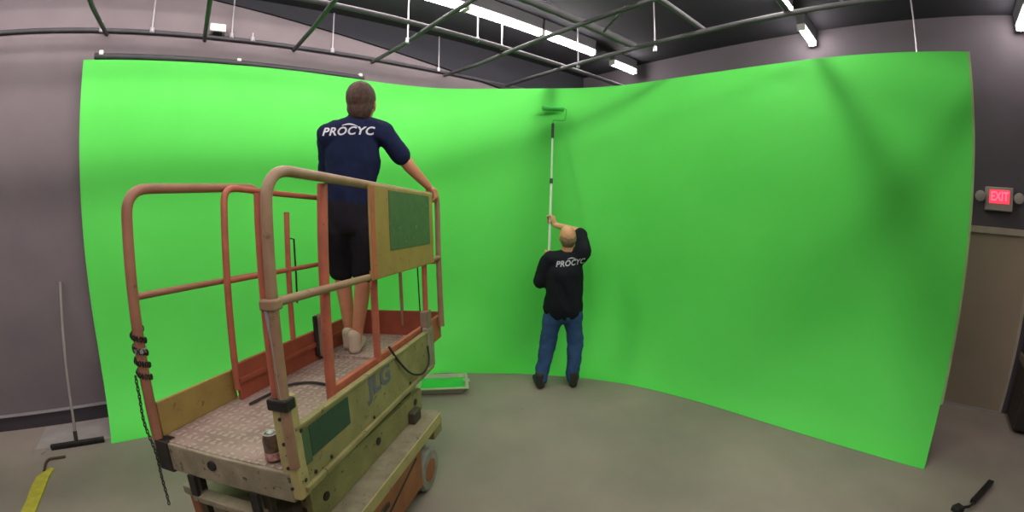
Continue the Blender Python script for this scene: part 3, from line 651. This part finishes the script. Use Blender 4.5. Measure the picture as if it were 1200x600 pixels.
# --- man standing on the lift, seen from behind
def deckpt(u_, v_, z_=0.0): return W_DECK @ Vector((u_, v_, z_))
fR = deckpt(1.38, 0.50, 0.024); fL = deckpt(1.46, 0.595, 0.024)
P0 = (fR + fL) / 2
man = ident_empty('person', P0, 'person in a navy printed T-shirt and dark shorts standing on the lift, holding its rail', 'person')
mb = world_mb(P0)
V = Vector
fwd = V((-0.18, 0.98, 0)).normalized(); rt = V((0.98, 0.18, 0)).normalized(); upz = V((0, 0, 1))
pel = V((-1.10, 2.76, 1.70)); chest = V((-1.06, 2.74, 2.10)); neckb = V((-1.02, 2.725, 2.36)); hd = V((-0.995, 2.735, 2.452))
shR = neckb + rt * 0.175 + upz * -0.105; shL = neckb - rt * 0.20 + upz * -0.12
HANDC = deckpt(1.69, 0.0, HR - 0.004)
elR = V((-0.695, 2.86, 2.03)); wrR = HANDC + V((-0.025, -0.045, 0.075))
elL = V((-1.27, 2.86, 2.00)); wrL = V((-1.14, 3.05, 1.86))
kR = V((-1.02, 2.80, 1.30)); kL = V((-1.21, 2.86, 1.29))
anR = fR + V((0, 0.02, 0.09)); anL = fL + V((0, 0.02, 0.09))
hpR = pel + rt * 0.095 + upz * -0.05; hpL = pel - rt * 0.095 + upz * -0.05
# body
chain(mb, [pel, pel + upz * 0.14, chest, neckb - upz * 0.07], [0.150, 0.140, 0.155, 0.12], 0.66, rt)
chain(mb, [neckb - upz * 0.03, hd - upz * 0.05], [0.062, 0.056])
g, R = head(mb, hd, fwd + V((0.10, 0, 0.02)), upz, 1.14)
chain(mb, [neckb - upz * 0.08 + rt * 0.05, shR], [0.075, 0.058]); chain(mb, [shR, elR, wrR], [0.056, 0.043, 0.029])
chain(mb, [neckb - upz * 0.08 - rt * 0.05, shL], [0.075, 0.058]); chain(mb, [shL, elL, wrL], [0.056, 0.043, 0.029])
chain(mb, [hpR, kR, kR.lerp(anR, 0.3), anR], [0.088, 0.058, 0.056, 0.036]); chain(mb, [hpL, kL, kL.lerp(anL, 0.3), anL], [0.088, 0.058, 0.056, 0.036])
shoe(mb, fR + V((0.0, -0.05, -0.01)), fR + fwd * 0.20, 0.04)
shoe(mb, fL + V((0.0, -0.05, -0.01)), fL + fwd * 0.20, 0.04)
grip(mb, HANDC, lu, Rr + 0.002, wrR, V((0.05, -0.3, 1.0)), -1, 1.05)
CB = deckpt(1.64, 0.52, 1.02)
grip(mb, CB, lv, 0.017, wrL, V((0.0, -0.6, 0.6)), 1, 1.0)
remesh(mb, 'body', M['skin'], man, 0.0065, 4)
LP('joystick_bar', MBd().tube([(1.73, 0.37, 1.03), (1.64, 0.37, 1.02), (1.64, 0.61, 1.02), (1.73, 0.61, 1.03)], 0.016, 10), M['blackplastic'], True)
# hair
mb = world_mb(P0)
sphere_bm(mb, g(0, -0.022, 0.026), 0.122, (0.80, 0.97, 0.92), 22, R)
sphere_bm(mb, g(0, -0.048, -0.032), 0.092, (0.92, 0.74, 1.02), 18, R)
hair = remesh(mb, 'hair', M['hair'], man, 0.006, 3, 0.003, 60, cut=[(g(0, 0.075, 0.05) - P0, (R @ V((0, 0.85, -0.55))).normalized())])
for q in (-1, 1):
    mb = world_mb(P0); sphere_bm(mb, g(q * 0.03, 0.081, 0.0), 0.0138, (1, 1, 1), 12); mb.build('eye', M['eye'], man, True)
# shirt
mb = world_mb(P0)
chain(mb, [V((-1.10, 2.76, 1.80)), V((-1.09, 2.755, 1.92)), chest, neckb - upz * 0.10], [0.178, 0.172, 0.186, 0.150], 0.70, rt)
chain(mb, [neckb - upz * 0.06, neckb - upz * 0.005], [0.088, 0.068])
chain(mb, [neckb - upz * 0.085 + rt * 0.05, shR], [0.095, 0.078]); chain(mb, [shR, shR.lerp(elR, 0.35), shR.lerp(elR, 0.64)], [0.076, 0.070, 0.073])
chain(mb, [neckb - upz * 0.085 - rt * 0.05, shL], [0.095, 0.078]); chain(mb, [shL, shL.lerp(elL, 0.45), shL.lerp(elL, 0.88)], [0.080, 0.076, 0.078])
shirt = remesh(mb, 'shirt', M['navy'], man, 0.010, 5, 0.012, 7)
shirt_text('PROCYC', 0.072, M['print'], shirt, neckb + rt * -0.05 + fwd * -0.2 + upz * -0.11 - P0, rt, upz, fwd, 1.12)
# shorts
mb = world_mb(P0)
chain(mb, [pel + upz * 0.11, pel - upz * 0.03], [0.172, 0.176], 0.72, rt)
chain(mb, [hpR - upz * 0.01, kR + V((0, 0, 0.03))], [0.106, 0.090]); chain(mb, [hpL - upz * 0.01, kL + V((0, 0, 0.03))], [0.106, 0.090])
remesh(mb, 'shorts', M['shorts'], man, 0.011, 4, 0.012, 8)
# shoes
for f_ in (fR, fL):
    mb = world_mb(P0); sv = fwd * 0.215
    shoe(mb, f_ + V((0.0, -0.055, -0.012)), f_ + sv, 0.046)
    for i_ in range(len(mb.v)): mb.v[i_] = (mb.v[i_] - (f_ - P0)) * 1.09 + (f_ - P0) + V((0, 0, 0.002))
    s_ = remesh(mb, 'shoe', M['sole'], man, 0.007, 3)

# --- man painting at the corner, seen from behind
P1 = V((0.435, 3.90, 0.0))
man2 = ident_empty('person', P1, 'person in a black T-shirt and blue jeans on the floor raising a paint roller pole', 'person')
fwd = V((-0.05, 1.0, 0)).normalized(); rt = V((1.0, 0.05, 0)).normalized()
fL = V((0.285, 3.86, 0.0)); fR = V((0.60, 3.88, 0.0))
pel = V((0.495, 3.92, 0.80)); chest = V((0.495, 3.92, 1.12)); neckb = V((0.52, 3.93, 1.335)); hd = V((0.515, 3.915, 1.475))
shR = V((0.675, 3.94, 1.325)); shL = V((0.35, 3.92, 1.255))
POLE_A = V((0.365, 4.17, 1.16)); POLE_B = V((0.43, 4.52, 2.79))
pdir = (POLE_B - POLE_A).normalized()
def polep(z_): return POLE_A + (POLE_B - POLE_A) * ((z_ - POLE_A.z) / (POLE_B.z - POLE_A.z))
hiC = polep(1.61); loC = polep(1.27)
elR = V((0.665, 4.14, 1.50)); wrR = hiC + V((0.05, -0.03, -0.05))
elL = V((0.27, 3.96, 1.03)); wrL = loC + V((-0.035, -0.045, -0.05))
hpR = pel + rt * 0.09 - upz * 0.05; hpL = pel - rt * 0.09 - upz * 0.05
kR = V((0.625, 3.94, 0.43)); kL = V((0.355, 3.94, 0.43)); anR = fR + upz * 0.085; anL = fL + upz * 0.085
mb = world_mb(P1)
chain(mb, [pel, pel + upz * 0.12, chest, neckb - upz * 0.07], [0.150, 0.150, 0.155, 0.115], 0.70, rt)
chain(mb, [neckb - upz * 0.03, hd - upz * 0.04], [0.062, 0.056])
g, R = head(mb, hd, fwd + V((-0.1, 0, 0.45)), V((0, -0.4, 1)), 0.98)
chain(mb, [neckb - upz * 0.08 + rt * 0.05, shR], [0.072, 0.056]); chain(mb, [shR, elR, wrR], [0.054, 0.042, 0.028])
chain(mb, [neckb - upz * 0.08 - rt * 0.05, shL], [0.072, 0.056]); chain(mb, [shL, elL, wrL], [0.054, 0.042, 0.028])
chain(mb, [hpR, kR, kR.lerp(anR, 0.3), anR], [0.088, 0.056, 0.054, 0.036]); chain(mb, [hpL, kL, kL.lerp(anL, 0.3), anL], [0.088, 0.056, 0.054, 0.036])
shoe(mb, fR + V((0, -0.07, 0)), fR + V((0.03, 0.18, 0))); shoe(mb, fL + V((0, -0.07, 0)), fL + V((-0.03, 0.18, 0)))
grip(mb, hiC, pdir, 0.0165, wrR, V((0.6, -0.7, 0)), 1, 1.05)
grip(mb, loC, pdir, 0.0165, wrL, V((-0.5, -0.8, 0)), 1, 1.05)
remesh(mb, 'body', M['skin2'], man2, 0.0068, 4)
mb = world_mb(P1)
sphere_bm(mb, g(0, -0.028, -0.004), 0.1, (0.79, 0.88, 0.72), 22, R)
sphere_bm(mb, g(0, -0.050, -0.035), 0.07, (0.95, 0.72, 0.9), 18, R)
remesh(mb, 'hair', M['hair2'], man2, 0.006, 3, 0.003, 60, cut=[(g(0, 0.03, 0.0) - P1, (R @ V((0, 1, 0.1))).normalized()), (g(0, 0, 0.035) - P1, (R @ V((0, 0.25, 1))).normalized())])
for q in (-1, 1):
    mb = world_mb(P1); sphere_bm(mb, g(q * 0.03, 0.081, 0.0), 0.0122, (1, 1, 1), 12); mb.build('eye', M['eye'], man2, True)
mb = world_mb(P1)
chain(mb, [V((0.495, 3.92, 0.785)), V((0.50, 3.92, 0.96)), chest, neckb - upz * 0.10], [0.192, 0.186, 0.182, 0.145], 0.76, rt)
chain(mb, [neckb - upz * 0.06, neckb - upz * 0.01], [0.085, 0.066])
chain(mb, [neckb - upz * 0.085 + rt * 0.05, shR], [0.092, 0.078]); chain(mb, [shR, shR.lerp(elR, 0.45), shR.lerp(elR, 0.8)], [0.080, 0.074, 0.072])
chain(mb, [neckb - upz * 0.085 - rt * 0.05, shL], [0.092, 0.078]); chain(mb, [shL, shL.lerp(elL, 0.45), shL.lerp(elL, 0.95)], [0.080, 0.074, 0.074])
shirt = remesh(mb, 'shirt', M['shirt_black'], man2, 0.010, 5, 0.012, 7)
shirt_text('PROCYC', 0.070, M['print2'], shirt, V((0.545, 3.7, 1.235)) - P1, (rt + upz * 0.10), upz, fwd, 0.95)
mb = world_mb(P1)
chain(mb, [pel - upz * 0.005, pel - upz * 0.05], [0.160, 0.166], 0.76, rt)
chain(mb, [hpR - upz * 0.02, kR, anR + upz * 0.0], [0.100, 0.078, 0.066]); chain(mb, [hpL - upz * 0.02, kL, anL + upz * 0.0], [0.100, 0.078, 0.066])
remesh(mb, 'jeans', M['jeans'], man2, 0.010, 4, 0.012, 9)
for f_, t_ in ((fR, V((0.03, 0.19, 0))), (fL, V((-0.03, 0.19, 0)))):
    mb = world_mb(P1); shoe(mb, f_ + V((0, -0.08, 0)), f_ + t_, 0.048)
    for i_ in range(len(mb.v)): mb.v[i_] = (mb.v[i_] - (f_ - P1)) * 1.12 + (f_ - P1) + V((0, 0, 0.001))
    remesh(mb, 'boot', M['boot'], man2, 0.008, 3)

# ------------------------------------------------------------------ paint roller on its pole
rp = ident_empty('paint_roller', POLE_A, 'paint roller on a long white extension pole pressed to the green wall', 'paint roller')
LR = Matrix.Translation(-POLE_A)
MB(LR).tube([POLE_A, polep(2.0)], 0.013, 10).build('lower_pole', M['pole'], rp, True)
MB(LR).tube([polep(2.0), polep(2.62)], 0.010, 10).build('upper_pole', M['pole'], rp, True)
MB(LR).tube([polep(1.98), polep(2.03)], 0.017, 10).build('twist_lock', M['blackplastic'], rp, True)
MB(LR).tube([polep(2.46), polep(2.62)], 0.015, 10).build('handle', M['blackplastic'], rp, True)
RC = polep(2.79); 
rdir = rt.copy(); rdir = (V((1, 0.12, 0))).normalized()
MB(LR).tube(arc_corner([polep(2.62), polep(2.66), polep(2.66) + rdir * 0.13, RC + rdir * 0.145, RC - rdir * 0.13], 0.02, 4), 0.005, 8).build('frame', M['nap'], rp, True)
MB(LR).lathe([(0.018, -0.118), (0.027, -0.115), (0.027, 0.115), (0.018, 0.118)], RC, rdir, 20).build('roller_cover', M['nap'], rp, True)

# ------------------------------------------------------------------ paint tray on the floor
TM = Matrix.Translation((-0.67, 3.80, 0.0)) @ Matrix.Rotation(0.15, 4, 'Z')
tr = empty('paint_tray', TM, 'pale paint tray full of green paint on the floor beside the lift', 'paint tray')
b = MB(); X0, Y0 = 0.235, 0.165
def ringv(x, y, z): return [(-x, -y, z), (x, -y, z), (x, y, z), (-x, y, z)]
vs = ringv(X0 - 0.05, Y0 - 0.04, 0.0) + ringv(X0 - 0.012, Y0 - 0.012, 0.075) + ringv(X0 + 0.012, Y0 + 0.012, 0.077) + ringv(X0 + 0.012, Y0 + 0.012, 0.067) + ringv(X0 - 0.016, Y0 - 0.016, 0.07) + ringv(X0 - 0.054, Y0 - 0.044, 0.008)
o_ = [0, 1, 2, 3]
fs = []
def ringf(a, c):
    return [(a * 4 + i, a * 4 + (i + 1) % 4, c * 4 + (i + 1) % 4, c * 4 + i) for i in range(4)]
vs2 = ringv(X0 - 0.05, Y0 - 0.04, 0.0) + ringv(X0 - 0.008, Y0 - 0.008, 0.067) + ringv(X0 + 0.014, Y0 + 0.014, 0.065) + ringv(X0 + 0.014, Y0 + 0.014, 0.073) + ringv(X0 - 0.012, Y0 - 0.012, 0.075) + ringv(X0 - 0.054, Y0 - 0.044, 0.006)
fs = [(0, 1, 2, 3)] + ringf(0, 1) + ringf(1, 2) + ringf(2, 3) + ringf(3, 4) + ringf(4, 5) + [(20, 21, 22, 23)]
b.add(vs2, fs).build('tray', M['tray'], tr)
MB().box((-X0 + 0.027, -Y0 + 0.024, 0.03), (X0 - 0.027, Y0 - 0.024, 0.048)).build('paint', M['wetpaint'], tr)
for q in (-1, 1): MB().box((q * X0 - 0.03, -0.03, 0.07), (q * X0 + 0.03, 0.03, 0.08), 0.004).build('lug', M['tray'], tr)

# ------------------------------------------------------------------ floor squeegee leaning on the left wall
SB = dn(-1.21, 3.84, 0.0)
sq = empty('floor_squeegee', SB, 'long-handled floor squeegee leaning against the grey left wall', 'squeegee')
LS = Matrix.Translation(-SB) @ M_DN
MB(LS).box((-1.44, 3.80, 0.022), (-0.98, 3.835, 0.048), 0.006).build('head', M['steel'], sq)
MB(LS).box((-1.44, 3.812, 0.0), (-0.98, 3.822, 0.026)).build('blade', M['rubber'], sq)
MB(LS).tube([(-1.21, 3.82, 0.04), (-1.205, 3.9, 0.22), (-1.20, 4.30, 1.24)], 0.0115, 10).build('handle', M['handle'], sq, True)
MB(LS).tube([(-1.21, 3.82, 0.04), (-1.208, 3.85, 0.12)], 0.017, 10).build('socket', M['steel'], sq, True)
# yellow tape and strap
ty = MB()
pts = [(-3.30, 1.78), (-3.27, 1.66), (-3.18, 1.54), (-3.08, 1.42), (-2.98, 1.28), (-2.90, 1.14)]
wd = [0.02, 0.055, 0.06, 0.055, 0.06, 0.05]
L_ = []; Rr_ = []
for i, p in enumerate(pts):
    a = V(pts[max(i - 1, 0)] + (0,)); c = V(pts[min(i + 1, len(pts) - 1)] + (0,)); t = (c - a).normalized(); s_ = V((t.y, -t.x, 0))
    zz = 0.012 + 0.006 * (i % 2)
    L_.append(V(p + (zz,)) + s_ * wd[i]); Rr_.append(V(p + (zz,)) - s_ * wd[i])
poly = [(p.x, p.y, 0.014) for p in L_] + [(p.x, p.y, 0.014) for p in reversed(Rr_)]
o = ty.prism(poly, (0, 0, -0.012)).build('yellow_strap', M['yellow'])
tag(o, 'wide yellow strap lying on the concrete floor at the lower left', 'strap')
o = MB().tube(arc_corner([(-3.33, 1.72, 0.012), (-3.42, 1.80, 0.012), (-3.45, 1.86, 0.012), (-3.34, 1.95, 0.012)], 0.05, 4), 0.011, 8).build('strap_end', M['strap'], smooth=True)
tag(o, 'short dark brown cord on the floor just above the yellow strap', 'cord')
# black stand foot at the lower right
sf = empty('stand_foot', V((3.10, 1.55, 0.0)), 'black metal bar with a rubber foot lying on the floor at the lower right corner', 'stand')
LF = Matrix.Translation((-3.10, -1.55, 0))
MB(LF).prism([(3.32, 1.61, 0.014), (3.34, 1.57, 0.014), (2.98, 1.47, 0.014), (2.96, 1.51, 0.014)], (0, 0, 0.028)).build('bar', M['blackplastic'], sf)
MB(LF).tube([(3.02, 1.49, 0.02), (2.88, 1.46, 0.035), (2.80, 1.50, 0.02)], 0.010, 8).build('rod', M['steel'], sf, True)
MB(LF).box((2.765, 1.46, 0.0), (2.845, 1.53, 0.04), 0.01).build('rubber_foot', M['rubber'], sf)
